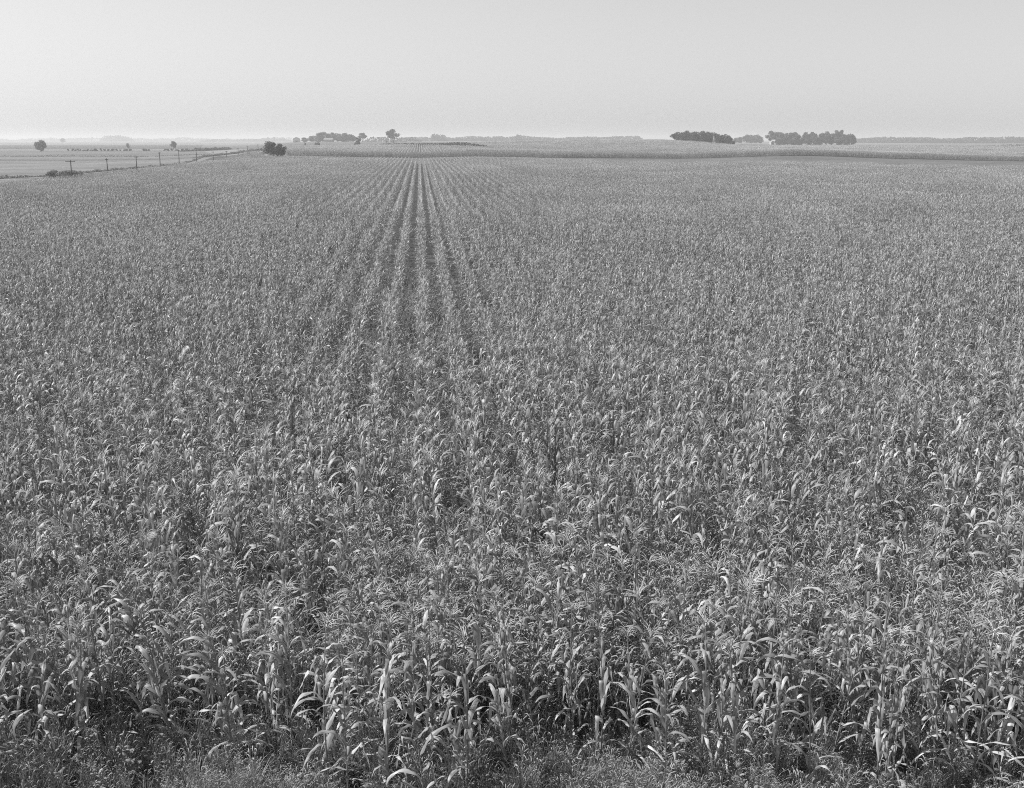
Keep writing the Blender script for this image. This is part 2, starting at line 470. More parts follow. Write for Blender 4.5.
# --- the 300 nearest plants: things with stalk, leaves, tassel, ear
protos = []
for v in range(12):
    parts = []
    def sink(kind):
        mb = MB(); parts.append((kind, mb)); return mb
    corn_plant(900 + v * 7, 0, sink)
    root = bpy.data.objects.new('corn_plant', None)
    root.empty_display_size = 0.1
    kids = []
    for kind, mb in parts:
        o = bpy.data.objects.new(kind, mb.mesh('corn_' + kind, CORN))
        kids.append(o)
    protos.append((root, kids))
used = set()
fl = np.sort(near_pts[single, 1])
for n, i in enumerate(single):
    pi = random.randrange(12)
    root, kids = protos[pi]
    if pi in used:
        r = root.copy(); ks = [k.copy() for k in kids]
    else:
        r, ks = root, kids; used.add(pi)
    col.objects.link(r)
    x, y = near_pts[i]
    r.location = (x, y, float(T(x, y)))
    s = random.uniform(0.78, 1.12)
    r.scale = (s * random.uniform(.95, 1.05), s * random.uniform(.95, 1.05), s)
    ld = .45 if random.random() < .05 else .07
    r.rotation_euler = (random.gauss(0, ld), random.gauss(0, ld), random.uniform(0, 6.283))
    for k in ks:
        col.objects.link(k); k.parent = r
    if y < front_at(x) + 1.3:
        tag(r, 'corn plant with arching leaves standing in the weeds along the front edge of the cornfield', 'corn plant', 'corn plants along the weedy front edge')
    else:
        tag(r, 'corn plant crowded in the near rows just behind the ragged front edge of the cornfield', 'corn plant', 'corn plants in the rows just behind the front edge')

# --- source shapes for the mass of the field
src = bpy.data.collections.new('corn_sources')
NV = 26
for v in range(NV):
    mb = MB(); corn_plant(100 + v * 13, 1, lambda k: mb)
    src.objects.link(bpy.data.objects.new('a%02d' % v, mb.mesh('corn_mid', CORN)))
TILE = 6; TL = TILE * ROW
NT = 10
for v in range(NT):
    mb = MB()
    rr = random.Random(5000 + v)
    for a in range(TILE):
        for s in np.arange(0.22, TL, 0.43):
            if rr.random() < 0.04: continue
            q = (a + .5) * ROW - TL / 2 + rr.gauss(0, .05); sv = s - TL / 2 + rr.gauss(0, .13)
            for r_ in range(rr.choice((1, 2, 2))):
                q2 = q + rr.uniform(-.06, .06); v0 = len(mb.v)
                corn_plant(rr.randrange(10 ** 6), 2, lambda k: mb, (q2, sv + rr.uniform(-.08, .08), 0), None, 1.0)
                for vi in range(v0, len(mb.v)):
                    a_ = mb.v[vi]; mb.v[vi] = (q2 + (a_[0] - q2) * .75, a_[1], a_[2])
    src.objects.link(bpy.data.objects.new('b%02d' % v, mb.mesh('corn_patch', CORN)))

def scatter(name, coll, P, rot, scl, idx, mats=()):
    me = bpy.data.meshes.new(name)
    me.from_pydata(np.asarray(P, float).tolist(), [], [])
    a = me.attributes.new('idx', 'INT', 'POINT'); a.data.foreach_set('value', np.asarray(idx, np.int32))
    a = me.attributes.new('rot', 'FLOAT_VECTOR', 'POINT'); a.data.foreach_set('vector', np.asarray(rot, np.float32).ravel())
    a = me.attributes.new('scl', 'FLOAT_VECTOR', 'POINT'); a.data.foreach_set('vector', np.asarray(scl, np.float32).ravel())
    for mm in mats: me.materials.append(mm)
    o = link(bpy.data.objects.new(name, me))
    ng = bpy.data.node_groups.new(name, 'GeometryNodeTree')
    ng.interface.new_socket('Geometry', in_out='INPUT', socket_type='NodeSocketGeometry')
    ng.interface.new_socket('Geometry', in_out='OUTPUT', socket_type='NodeSocketGeometry')
    N, L = ng.nodes.new, ng.links.new
    gi, go = N('NodeGroupInput'), N('NodeGroupOutput')
    ip = N('GeometryNodeInstanceOnPoints')
    ci = N('GeometryNodeCollectionInfo'); ci.inputs['Collection'].default_value = coll
    ci.inputs['Separate Children'].default_value = True; ci.inputs['Reset Children'].default_value = True
    def at(nm, t):
        n = N('GeometryNodeInputNamedAttribute'); n.data_type = t; n.inputs['Name'].default_value = nm; return n
    ia, ra, sa = at('idx', 'INT'), at('rot', 'FLOAT_VECTOR'), at('scl', 'FLOAT_VECTOR')
    er = N('FunctionNodeEulerToRotation')
    L(gi.outputs[0], ip.inputs['Points']); L(ci.outputs[0], ip.inputs['Instance'])
    ip.inputs['Pick Instance'].default_value = True
    L(ia.outputs[0], ip.inputs['Instance Index']); L(ra.outputs[0], er.inputs[0]); L(er.outputs[0], ip.inputs['Rotation'])
    L(sa.outputs[0], ip.inputs['Scale']); L(ip.outputs[0], go.inputs[0])
    md = o.modifiers.new('scatter', 'NODES'); md.node_group = ng
    return o

# near part: single plants; far part: patches
P = near_pts[rest_mask]; n1 = len(P)
pz = T(P[:, 0], P[:, 1])
A_P = np.column_stack([P, pz]); ld = np.where(rng.random(n1) < .04, .4, .06)
A_R = np.column_stack([rng.normal(0, 1, n1) * ld, rng.normal(0, 1, n1) * ld, rng.uniform(0, 6.283, n1)])
sv = rng.uniform(.80, 1.12, n1)
# vigour of the crop varies gently across the field
vig = 1 + 0.11 * np.sin(P[:, 0] * .11 + 1.3) * np.sin(P[:, 1] * .083) + 0.05 * np.sin(P[:, 0] * .31 + P[:, 1] * .23)
alongrow = P[:, 0] * DX + P[:, 1] * DY > 35
A_R[alongrow, 2] = -TH + rng.integers(0, 2, alongrow.sum()) * math.pi
sx = sv * np.where(alongrow, .78 * rng.choice([-1.0, 1.0], n1), 1.0)
A_S = np.column_stack([sx, sv, sv * vig]); A_I = rng.integers(0, NV, n1)

def tiles(s0, s1, ok):
    S, Q = np.meshgrid(np.arange(s0 + TL / 2, s1, TL), np.arange(-70, 71) * TL + ROW / 2)
    S, Q = S.ravel(), Q.ravel()
    x, y = S * DX + Q * DY, S * DY - Q * DX
    k = ok(x, y)
    x, y = x[k], y[k]; n = len(x)
    flip = rng.integers(0, 2, n) * math.pi
    rot = np.column_stack([np.zeros(n), np.zeros(n), -TH + flip])
    mir = rng.choice([-1.0, 1.0], n)
    vg = 1 + 0.10 * np.sin(x * .043 + 1.3) * np.sin(y * .031) + rng.uniform(-.03, .03, n)
    sc_ = np.column_stack([mir, np.ones(n), vg])
    # tilt to the ground
    gx = (T(x + 3, y) - T(x - 3, y)) / 6
    return np.column_stack([x, y, T(x, y)]), rot, sc_, rng.integers(NV, NV + NT, n)

S_T0 = S_SPLIT
def ok1(x, y):
    u = bearing(x, y)
    return (x > left_edge(y) + 3) & (y < far_end(x, y) - 3) & (u > -60) & (u < 1090)
B = tiles(S_T0, 540, ok1)
cf = scatter('cornfield', src, np.vstack([A_P, B[0]]), np.vstack([A_R, B[1]]), np.vstack([A_S, B[2]]), np.concatenate([A_I, B[3]]))
tag(cf, 'wide field of tasselled corn in long rows running back from the front edge to the far end', 'corn', None, 'stuff')
print('tiles near field', len(B[0]))

LU = np.array([-200, 290, 300, 340, 420, 460, 500, 520]); LY = np.array([3000, 3000, 960, 930, 850, 740, 600, 590])
def ok2(x, y):
    u = bearing(x, y)
    far = np.interp(u, [282, 330, 380, 440, 500, 560, 620, 660, 680, 740, 800, 1100], [760, 860, 930, 960, 960, 960, 940, 900, 874, 866, 860, 850])
    lane = np.interp(u, LU, LY)
    inlane = (u < 506) & (y > lane - 9) & (y < lane)
    near = np.interp(u, [280, 300, 330, 1100], [486, 474, 466, 466])
    return (u > np.interp(y, [460, 560, 830], [281, 284, 303])) & (u < 1090) & (y > near) & (y < far) & ~inlane
C2 = tiles(430, 1000, ok2)
ER = []
for u0, u1, yf, nr in ((284, 1085, lambda u: np.interp(u, [280, 300, 330, 1100], [482, 470, 462, 462]), 4), (338, 508, lambda u: np.interp(u, LU, LY) + 1.5, 3)):
    u = u0
    while u < u1:
        y0 = float(yf(u))
        for r_ in range(nr):
            y = y0 + r_ * 1.1 + random.gauss(0, .12); x = float(ux(u + random.uniform(-.3, .3), y))
            ER.append((x, y, float(T(x, y))))
        u += 0.30 / (y0 / F)
ER = np.array(ER); ne = len(ER)
C2 = (np.vstack([C2[0], ER]), np.vstack([C2[1], np.column_stack([np.zeros((ne, 2)), rng.uniform(0, 6.28, ne)])]),
      np.vstack([C2[2], np.repeat(rng.uniform(.9, 1.15, (ne, 1)), 3, 1)]), np.concatenate([C2[3], rng.integers(0, NV, ne)]))
cf2 = scatter('far_cornfield', src, *C2)
tag(cf2, 'second cornfield on the low rise beyond the grass strip, its front edge dark', 'corn', None, 'stuff')
print('tiles far field', len(C2[0]))

# ------------------------------------------------------------------ weeds at the front edge and between the rows
wsrc = bpy.data.collections.new('weed_sources')
for v in range(5):
    mb = MB(); rr = random.Random(70 + v)
    for b in range(46):
        a = rr.uniform(0, 6.28); d = rr.uniform(0, .11)
        ln = rr.uniform(.25, .70)
        leaf_geo(mb, (d * math.cos(a), d * math.sin(a), 0), rr.uniform(0, 6.28), ln, rr.uniform(.005, .010), R(rr.uniform(0, 18)), R(rr.uniform(25, 115)), None, 5, 2, max(0, rr.gauss(.25, .3)), 0, 1.6, 0, 0, rr)
        if rr.random() < 0.28:   # seed head
            al = R(rr.uniform(0, 14)); hh = rr.uniform(.45, .75); az = rr.uniform(0, 6.28)
            tip = np.array((hh * math.sin(al) * math.cos(az), hh * math.sin(al) * math.sin(az), hh * math.cos(al)))
            mb.tube([tip * 0, tip * .5, tip], [.0015, .0015, .001], 3, 0, .3, False)
            bend = tip + np.array((math.cos(az) * .04, math.sin(az) * .04, .03))
            mb.tube([tip * .97, tip, bend, bend + np.array((math.cos(az) * .03, math.sin(az) * .03, -.01))], [.002, .006, .006, .001], 4, 0, .6, False)
    wsrc.objects.link(bpy.data.objects.new('a%02d' % v, mb.mesh('grass_tuft', [M_weed])))
for v in range(4):
    mb = MB(); rr = random.Random(170 + v)
    for st in range(rr.randint(3, 5)):
        a = rr.uniform(0, 6.28); tl = rr.uniform(.1, .5); hh = rr.uniform(.25, .6)
        d = np.array((math.sin(tl) * math.cos(a), math.sin(tl) * math.sin(a), math.cos(tl)))
        mb.tube([d * 0, d * hh * .5, d * hh], [.004, .003, .0015], 4, 0, .2, False)
        for l_ in range(14):
            z = rr.uniform(.25, 1) * hh
            leaf_geo(mb, d * z, rr.uniform(0, 6.28), rr.uniform(.05, .11), rr.uniform(.03, .055), R(rr.uniform(30, 70)), R(rr.uniform(90, 140)), None, 3, 3, max(0, rr.gauss(.1, .2)), 0, 1, 0, .002, rr)
    wsrc.objects.link(bpy.data.objects.new('b%02d' % v, mb.mesh('broadleaf_weed', [M_weed])))
W = []
for _ in range(11000):
    x = random.uniform(-13, 13.5); y = random.uniform(10.8, 17.2)
    dn = 0.55 + 0.45 * math.sin(x * 1.1 + 2) * math.sin(y * 1.3) + .2 * math.sin(x * .4)
    pr = 1.0 if y < front_at(x) + .2 else 0.55
    if random.random() < pr * max(.35, dn): W.append((x, y, random.uniform(.40, .85)))
for _ in range(20000):
    y = 15.5 + 52 * random.random() ** 1.3; x = random.uniform(-.5, .5) * (y + 4)
    dn = math.sin(x * .55 + 1.7) * math.sin(y * .42 + .6) + .5 * math.sin(x * 1.3 + y * .9)
    if dn > .1 or random.random() < .4: W.append((x, y, random.uniform(.8, 2.0)))
for cx, cy, rad, n in ((3.2, 19.3, .9, 70), (5.6, 18.6, .8, 50), (6.2, 20.6, .9, 60), (2.1, 20.8, .7, 40), (-3.0, 22.5, .8, 40), (7.3, 17.4, .6, 40)):
    for _ in range(n):
        W.append((cx + random.gauss(0, rad * .5), cy + random.gauss(0, rad * .5), random.uniform(1.1, 1.9)))
for _ in range(1100):
    x = random.uniform(-12, 12.5); y = front_at(x) + random.uniform(-1.0, 1.6)
    if random.random() < .5 + .5 * math.sin(x * 1.9 + y) * math.sin(x * .7): W.append((x, y, random.uniform(.7, 1.3)))
W = np.array(W); nw = len(W)
wd = scatter('weeds', wsrc, np.column_stack([W[:, 0], W[:, 1], T(W[:, 0], W[:, 1])]),
             np.column_stack([rng.normal(0, .1, nw), rng.normal(0, .1, nw), rng.uniform(0, 6.28, nw)]),
             np.repeat(W[:, 2:3], 3, 1), np.where(rng.random(nw) < .90, rng.integers(0, 5, nw), rng.integers(5, 9, nw)))
tag(wd, 'grass and broad leaved weeds growing along the front edge and between the corn rows', 'weeds', None, 'stuff')

# ------------------------------------------------------------------ trees
def crown_mesh(seed, w, h, base, leaf, n, lobes, gap=0.0):
    rr = np.random.default_rng(seed)
    cs = []
    for _ in range(lobes):
        a = rr.uniform(0, 6.28); r = math.sqrt(rr.uniform(0, 1)); z = rr.uniform(0, 1)
        prof = math.sin(math.pi * (0.18 + 0.74 * z)) ** .7
        cs.append((r * prof * w * .36 * math.cos(a), r * prof * w * .36 * math.sin(a), base + (h - base) * (.13 + .72 * z), rr.uniform(.13, .23) * w * (1 - gap * .4)))
    cs.append((0, 0, base + (h - base) * .5, w * .26 * (1 - gap * .6)))
    mb = MB()
    vs, fs, ds = [], [], []
    for k in range(n):
        c = cs[rr.integers(0, len(cs))]
        d = rr.normal(0, 1, 3); d /= np.linalg.norm(d)
        rad = c[3] * rr.uniform(.35, 1.0) ** .5 * rr.uniform(.85, 1.12)
        p = np.array(c[:3]) + d * rad * np.array((1, 1, .85))
        nrm = d + rr.normal(0, .6, 3); nrm /= np.linalg.norm(nrm)
        t = np.cross(nrm, rr.normal(0, 1, 3)); t /= np.linalg.norm(t); b = np.cross(nrm, t)
        s = leaf * rr.uniform(.6, 1.3); s2 = s * rr.uniform(.5, .9)
        v0 = len(vs)
        vs += [tuple(p - t * s), tuple(p - b * s2 + nrm * s * .15), tuple(p + t * s), tuple(p + b * s2 + nrm * s * .15)]
        fs.append((v0, v0 + 1, v0 + 2, v0 + 3)); ds.append(rr.random())
    mb.v, mb.f, mb.m, mb.d = vs, fs, [0] * len(fs), ds
    return mb.mesh('tree_crown', [M_brush if leaf < .2 else M_tree], smooth=False), cs

def trunk_mesh(seed, cs, h, base, r):
    rr = random.Random(seed)
    mb = MB()
    ph = h * .62
    mb.tube([(0, 0, -.3), (0, 0, .25), (rr.uniform(-.1, .1), rr.uniform(-.1, .1), ph * .5), (rr.uniform(-.2, .2), rr.uniform(-.2, .2), ph)], [r * 1.5, r * 1.05, r * .75, r * .3], 7)
    for c in cs[:7]:
        z0 = max(base * .7, c[2] * .45)
        mb.tube([(0, 0, z0), (c[0] * .5, c[1] * .5, (z0 + c[2]) * .5 + .2), (c[0], c[1], c[2])], [r * .5, r * .32, r * .1], 5)
    return mb.mesh('tree_trunk', [M_bark])

VAR = []   # (crown mesh, trunk mesh, width, height)
SPEC = [(9, 9.5, 0.0, .36, 2700, 24, .15), (10, 9.0, -.4, .36, 2700, 26, .1), (8.5, 10, 0.0, .36, 2300, 20, .25), (9.5, 9.5, -.4, .36, 2700, 28, .15),
        (10, 11, 2.2, .34, 2600, 17, .35), (7.5, 10, .9, .32, 2000, 11, .1), (4.2, 9.5, .6, .28, 1500, 10, 0), (6, 3.4, .1, .28, 1500, 10, 0), (5, 2.4, 0, .16, 2200, 12, 0)]
for k, (w, h, b, lf, n, lb, gp) in enumerate(SPEC):
    cm, cs = crown_mesh(40 + k, w, h, b, lf, n, lb, gp)
    VAR.append((cm, trunk_mesh(40 + k, cs, h, b, .26), w, h))

def tree(name, u, y, width, height, var, label, cat='tree', group=None, dz=0.0):
    cm, tm, w, h = VAR[var]
    x, yy, z = spot(u, y)
    o = empty(name, (x, yy, z + dz), random.uniform(0, 6.28))
    o.scale = (width / w, width / w, height / h)
    c = link(bpy.data.objects.new('crown', cm)); c.parent = o
    t = link(bpy.data.objects.new('trunk', tm)); t.parent = o
    tag(o, label, cat, group)
    return o

def mpx(y): return y / 1206.0
# single trees and bushes
tree('bushy_tree', 272, 472, 8.4, 6.0, 1, 'dark bushy tree at the far left corner of the cornfield, left of its pair')
tree('bushy_tree', 281.5, 473, 5.0, 5.2, 3, 'narrower dark bushy tree close beside the larger one at the cornfield corner')
tree('round_tree', 41, 790, 9.6, 8.4, 2, 'rounded tree cut by the left edge above the pale stubble field')
tree('bush', 128, 1080, 4.2, 4.2, 7, 'small round bush alone on the far fields left of the forked tree', 'bush')
tree('open_tree', 173.5, 905, 7.0, 7.0, 4, 'lone open crowned tree beyond the poles in the far left fields')
tree('far_tree', 63, 3000, 16, 11.5, 0, 'hazy round tree on the skyline above the left fields')
tree('narrow_tree', 305.3, 900, 2.2, 4.4, 6, 'tiny narrow tree in the light field left of the farm grove')
tree('bush', 317.0, 880, 5.0, 3.6, 7, 'low dark bush in front of the farm grove', 'bush')
tree('bush', 319.2, 880, 2.6, 5.0, 6, 'upright dark bush growing from the low bush before the farm grove', 'bush')
tree('dark_tree', 358.6, 940, 4.6, 8.6, 6, 'upright dark tree in front of the right end of the farm grove')
tree('bush', 357.0, 938, 5.6, 3.4, 7, 'dark bush around the foot of the upright dark tree by the farm grove', 'bush')
tree('spreading_tree', 392.6, 1250, 17.5, 14.8, 4, 'lone spreading tree over the pale farm buildings right of the farm grove')
# farm grove
FG = 'trees in the farm grove at left of centre'
fl_ = 'hazy leafy tree in the farm grove among barn roofs'
for u, y, top, wpx, var in ((304.5, 1450, 137.2, 7, 3), (312, 1420, 135.3, 9, 0), (319, 1380, 132.2, 11, 1), (325, 1400, 131.2, 11, 2), (332.5, 1430, 131.8, 8, 2),
                            (338, 1400, 132.7, 9, 0), (343.5, 1380, 132.5, 10, 3), (349, 1400, 134.0, 10, 1), (353.5, 1420, 134.6, 8, 0), (362.5, 1380, 132.4, 8, 4)):
    z = spot(u, y)[2]
    hh = CAM - (top - 139) * mpx(y) - z
    tree('grove_tree', u, y, wpx * mpx(y) * 1.4, hh, var, 'open hazy tree at the right end of the farm grove' if u > 360 else ('low hazy tree at the left end of the farm grove' if u < 306 else fl_), 'tree', FG)
# dark hillside grove
DG = 'trees in the dark hillside grove'
for u, y, top, wpx, var in ((674.5, 905, 132.2, 8, 5), (679.5, 900, 131.2, 9, 0), (684, 910, 130.9, 8, 3), (687.5, 900, 129.6, 8, 2), (693, 896, 131.2, 9, 1), (698, 905, 131.0, 9, 0),
                            (703, 893, 130.0, 10, 2), (708, 900, 131.0, 9, 3), (713, 905, 131.9, 9, 1), (718, 890, 133.2, 7, 2), (722.5, 895, 133.4, 9, 0), (727, 890, 134.7, 7, 3), (730.3, 884, 135.7, 6, 5), (732, 880, 141.5, 4, 7)):
    z = spot(u, y)[2]
    hh = max(2.5, CAM - (top - 139) * mpx(y) - z)
    lab = 'dark leafy tree inside the dark grove on the hillside right of centre'
    if u < 675: lab = 'leftmost dark tree of the hillside grove, standing on the crest'
    if u > 731: lab = 'low dark bush at the right foot of the hillside grove'
    elif u > 729: lab = 'last small tree at the right end of the dark hillside grove'
    tree('grove_tree' if u < 731 else 'bush', u, y, wpx * mpx(y) * 1.45, hh, var, lab, 'tree' if u < 731 else 'bush', DG)
HG = 'hazy trees between the two right groves'
for u, y, top, wpx, var in ((735.5, 1750, 137.2, 6, 0), (739.5, 1750, 136.6, 7, 3), (746, 1750, 134.0, 7, 2), (751.5, 1750, 134.5, 8, 1), (756.5, 1750, 134.0, 8, 0), (760.5, 1750, 136.4, 6, 3)):
    z = spot(u, y)[2]; hh = CAM - (top - 139) * mpx(y) - z
    tree('grove_tree', u, y, wpx * mpx(y) * 1.45, hh, var, 'pale hazy tree in the small clump between dark grove and right grove', 'tree', HG)
RG = 'trees in the long right grove'
for u, y, top, wpx, var in ((770.5, 1350, 130.2, 9, 4), (777, 1330, 131.4, 9, 4), (782, 1320, 132.0, 10, 1), (787.5, 1310, 131.8, 10, 0), (793.5, 1320, 131.5, 9, 3), (797, 1310, 134.0, 8, 1), (779.5, 1290, 138.6, 9, 7), (795, 1290, 138, 9, 7),
                            (801, 1340, 136.0, 7, 0), (806, 1330, 131.2, 8, 2), (810.5, 1330, 131.0, 8, 5), (815.5, 1320, 133.0, 9, 3), (820.5, 1320, 132.6, 8, 1), (826, 1320, 130.6, 9, 2), (831.5, 1330, 132.6, 9, 0),
                            (836.5, 1330, 129.2, 9, 5), (841, 1350, 129.3, 6, 4), (845, 1320, 133.6, 9, 3), (849.5, 1320, 133.4, 9, 1), (853, 1320, 134.6, 6, 0), (808, 1290, 138, 8, 7), (838, 1290, 138, 10, 7)):
    z = spot(u, y)[2]; hh = CAM - (top - 139) * mpx(y) - z
    lab = 'hazy leafy tree in the long grove at right'
    if u < 771: lab = 'open crowned tree at the left end of the long right grove'
    if u > 852: lab = 'rounded tree at the right end of the long right grove'
    if 840 < u < 842: lab = 'tallest open tree sticking out above the long right grove'
    if var == 7: lab = 'low bushy undergrowth tree along the foot of the long right grove'
    tree('grove_tree' if var != 7 else 'bush', u, y, wpx * mpx(y) * 1.45, hh, var, lab, 'tree' if var != 7 else 'bush', RG)
# row of small dark bushes across the left fields
BR = 'small dark bushes in a row across the left fields'
for u in (68, 73, 75.5, 78, 80, 84.5, 88, 91, 93.5, 96, 101, 104.5, 108.5, 112, 117, 120, 124, 127, 130.5, 143.5, 146.5, 148.5, 164.5, 168, 172, 176.5, 182, 187):
    tree('bush', u + random.uniform(-.4, .4), 850 + random.uniform(-6, 6), random.uniform(2.0, 4.0), random.uniform(.9, 1.7), 7, 'small dark bush in the dotted row across the pale left fields', 'bush', BR)
tree('roadside_bush', 66, 268, 5.6, 1.9, 8, 'dark roadside bush around the foot of the leftmost pole', 'bush')
tree('roadside_bush', 75, 276, 4.4, 1.7, 8, 'smaller roadside bush just right of the leftmost pole', 'bush')
tree('roadside_bush', 55, 275, 4.4, 1.8, 8, 'low roadside bush between the leftmost pole and the left edge', 'bush')

# ------------------------------------------------------------------ far woods and weedy fence rows (masses nobody could count)
def woods(name, line, hfun, leaf, per_m, label, depth_=20.0, mat=None, cat='woods'):
    rr = np.random.default_rng(abs(hash(label)) % 1000 if False else len(label))
    mb = MB(); vs, fs, ds = [], [], []
    L_ = np.array(line, float)
    d = np.concatenate([[0], np.cumsum(np.hypot(np.diff(L_[:, 0]), np.diff(L_[:, 1])))])
    n = int(d[-1] * per_m)
    for k in range(n):
        q = rr.uniform(0, d[-1])
        x = np.interp(q, d, L_[:, 0]) + rr.normal(0, depth_ * .1); y = np.interp(q, d, L_[:, 1]) + rr.uniform(-.5, .5) * depth_
        H = hfun(q / d[-1], q)
        H *= min(1.0, (math.sin(math.pi * min(1, max(0, q / d[-1]))) + .02) * 2.2) ** .6 if d[-1] < 400 else 1.0
        if H <= 0: continue
        z = float(T(x, y)) + H * rr.uniform(0, 1) ** 1.25
        nrm = rr.normal(0, 1, 3); nrm /= np.linalg.norm(nrm)
        t = np.cross(nrm, rr.normal(0, 1, 3)); t /= np.linalg.norm(t); b = np.cross(nrm, t)
        s = leaf * rr.uniform(.6, 1.3); p = np.array((x, y, z)); v0 = len(vs)
        vs += [tuple(p - t * s), tuple(p - b * s * .7), tuple(p + t * s), tuple(p + b * s * .7)]
        fs.append((v0, v0 + 1, v0 + 2, v0 + 3)); ds.append(rr.random())
    mb.v, mb.f, mb.m, mb.d = vs, fs, [0] * len(fs), ds
    o = mb.obj(name, [mat or M_tree], None, False)
    tag(o, label, cat, None, 'stuff')
    return o

def lumpy(lo, hi, sc_, ph):
    def f(t, q):
        a = math.sin(q * sc_ + ph) + .7 * math.sin(q * sc_ * 2.3 + ph * 2) + .5 * math.sin(q * sc_ * 5.1 + ph * 3)
        return max(0, lo + (hi - lo) * (a / 2.2 * .5 + .5))
    return f
def lu(us, ys): return [(float(ux(u, y)), y) for u, y in zip(us, ys)]
woods('far_woods', lu([-60, 100, 290], [5200, 5200, 5000]), lumpy(2, 17, .012, 1), 4.5, 2.4, 'pale hazy woods strung along the skyline above the left fields', 60)
woods('far_woods', lu([104, 131], [4300, 4300]), lumpy(14, 24, .03, 2), 4.0, 10, 'taller pale wood on the skyline above the small round bush', 60)
woods('far_woods', lu([205, 225, 290], [3900, 3900, 4000]), lumpy(3, 14, .012, 4), 4.0, 4, 'faint low wood on the skyline left of the barn', 50)
woods('far_woods', lu([364, 386, 420], [1900, 1900, 1900]), lumpy(5, 9, .05, 2), 1.6, 7, 'low tree belt joining the farm grove to the spreading tree', 20)
woods('far_woods', lu([400, 520, 640], [2600, 2600, 2700]), lumpy(6, 12, .022, 3), 2.2, 12, 'hazy tree line on the skyline at the middle of the picture', 30)
woods('far_woods', lu([431, 446], [2400, 2400]), lumpy(8, 16, .2, 1), 2.4, 30, 'taller hazy tree clump standing above the middle tree line', 20)
woods('far_woods', lu([852, 930, 1120], [2500, 2400, 2400]), lumpy(8, 13, .03, 5), 2.0, 16, 'long hazy tree belt on the skyline right of the long grove', 30)
woods('far_woods', lu([516, 522], [2400, 2400]), lumpy(11, 13, .2, 1), 2.0, 20, 'square topped hazy clump right of the middle of the skyline', 14)

woods('fencerow_weeds', [(-135, 220), (-114, 285), (-116, 345), (-119, 420), (-124, 470)], lumpy(.2, .9, .35, 1), .2, 42, 'dark weedy fence row just beyond the left edge of the cornfield', 2.0, M_brush, 'fence row')
woods('fencerow_weeds', [(-128, 470), (-125, 505), (-124, 560), (-120, 640)], lumpy(.5, 1.3, .35, 2), .22, 42, 'dark weedy fence row climbing to the last poles', 2.5, M_brush, 'fence row')
woods('fencerow_weeds', [(-420, 577), (-300, 574), (-190, 572), (-148, 568)], lumpy(.25, 1.3, .09, 2), .3, 10, 'thin dark fence row across the far side of the pale stubble field', 2.5, M_brush, 'fence row')
woods('fencerow_weeds', lu([180, 205, 222, 231], [770, 800, 850, 900]), lumpy(1.2, 2.4, .2, 2), .35, 30, 'dark hedge line beyond the poles above the left fields', 4, None, 'fence row')
woods('fencerow_weeds', lu([283, 292, 298, 302], [560, 640, 740, 830]), lumpy(.8, 2.0, .2, 2), .3, 30, 'dark hedge line running back from the bushy tree', 3, None, 'fence row')
drape('hay_strip', [(-300, 470), (-210, 472), (-128, 474)], [(-300, 505), (-210, 507), (-126, 510)], M_pasture, 40, 6, 0.12)
drape('mown_strip', [(-430, 690), (-330, 690), (-180, 690)], [(-470, 740), (-350, 740), (-195, 740)], M_hay, 40, 6, 0.12)
def crest(t, q):
    return float(np.interp(t, [0, .25, .5, .62, .72, .85, 1], [2.5, 3.2, 3.7, 4.2, 4.0, 3.0, 2.2])) * (.88 + .12 * math.sin(q * .8) * math.sin(q * .31))
woods('fencerow_weeds', lu([338, 380, 420, 440, 455, 470, 490, 504], [920, 890, 830, 770, 720, 670, 610, 575]), crest, .4, 30, 'dark brushy fence row along the crest of the second cornfield at left of centre', 3, None, 'fence row')  # added brush; its dark foliage colour supplies the shade of the corn edge
woods('fencerow_weeds', lu([975, 1100], [1000, 1000]), lumpy(1.0, 2.0, .2, 1), .35, 25, 'short dark hedge on the far rise at the right edge', 3, None, 'fence row')

# ------------------------------------------------------------------ utility poles beside the cornfield
PG = 'utility poles beside the left edge of the cornfield'
ordn = ['leftmost wooden utility pole with the widest crossarm, beside the roadside bushes', 'second wooden utility pole from the left beside the cornfield', 'third, fainter wooden utility pole from the left beside the cornfield',
        'fourth wooden utility pole from the left, tall and dark', 'fifth wooden utility pole from the left, tall with a crossarm', 'sixth wooden utility pole from the left, tall with a short crossarm',
        'seventh wooden utility pole from the left, short', 'eighth wooden utility pole from the left, short and pale', 'ninth wooden utility pole from the left in the row',
        'tenth wooden utility pole from the left, third from the bushy tree', 'eleventh utility pole from the left, standing on the rise just left of the bushy tree']
PY = [249, 278, 306, 334, 361, 390, 421, 451, 480, 506, 539]
PT = [160, 158.3, 156, 152, 149.5, 147.3, 151.3, 150.8, 148, 146, 144.3]
PU = [72, 108, 137, 160.5, 179.5, 197, 213.5, 227, 238.5, 248.2, 258.5]
for i, (y, vt, u) in enumerate(zip(PY, PT, PU)):
    x, yy, z = spot(u, y)
    h = CAM - (vt - 139) * mpx(y) - z
    o = empty('utility_pole', (x, yy, z), R(random.uniform(-4, 4)))
    tag(o, ordn[i], 'pole', PG)
    mb = MB(); mb.tube([(0, 0, -.4), (0, 0, h * .5), (random.uniform(-.06, .06), 0, h)], [.14, .12, .10], 8)
    mb.obj('shaft', [M_wood], o)
    w = 2.1 if i == 0 else (1.0 if i in (2, 5) else .8)
    mb = MB(); mb.box((0, -.17, h - .28), (w, .11, .13)); mb.obj('crossarm', [M_wood], o, False)
    for sx in (-1, 1):
        mb = MB(); mb.tube([(sx * w * .42, -.17, h - .21), (sx * w * .42, -.17, h - .12), (sx * w * .42, -.17, h - .05)], [.03, .05, .02], 6)
        mb.obj('insulator', [M_glass], o)

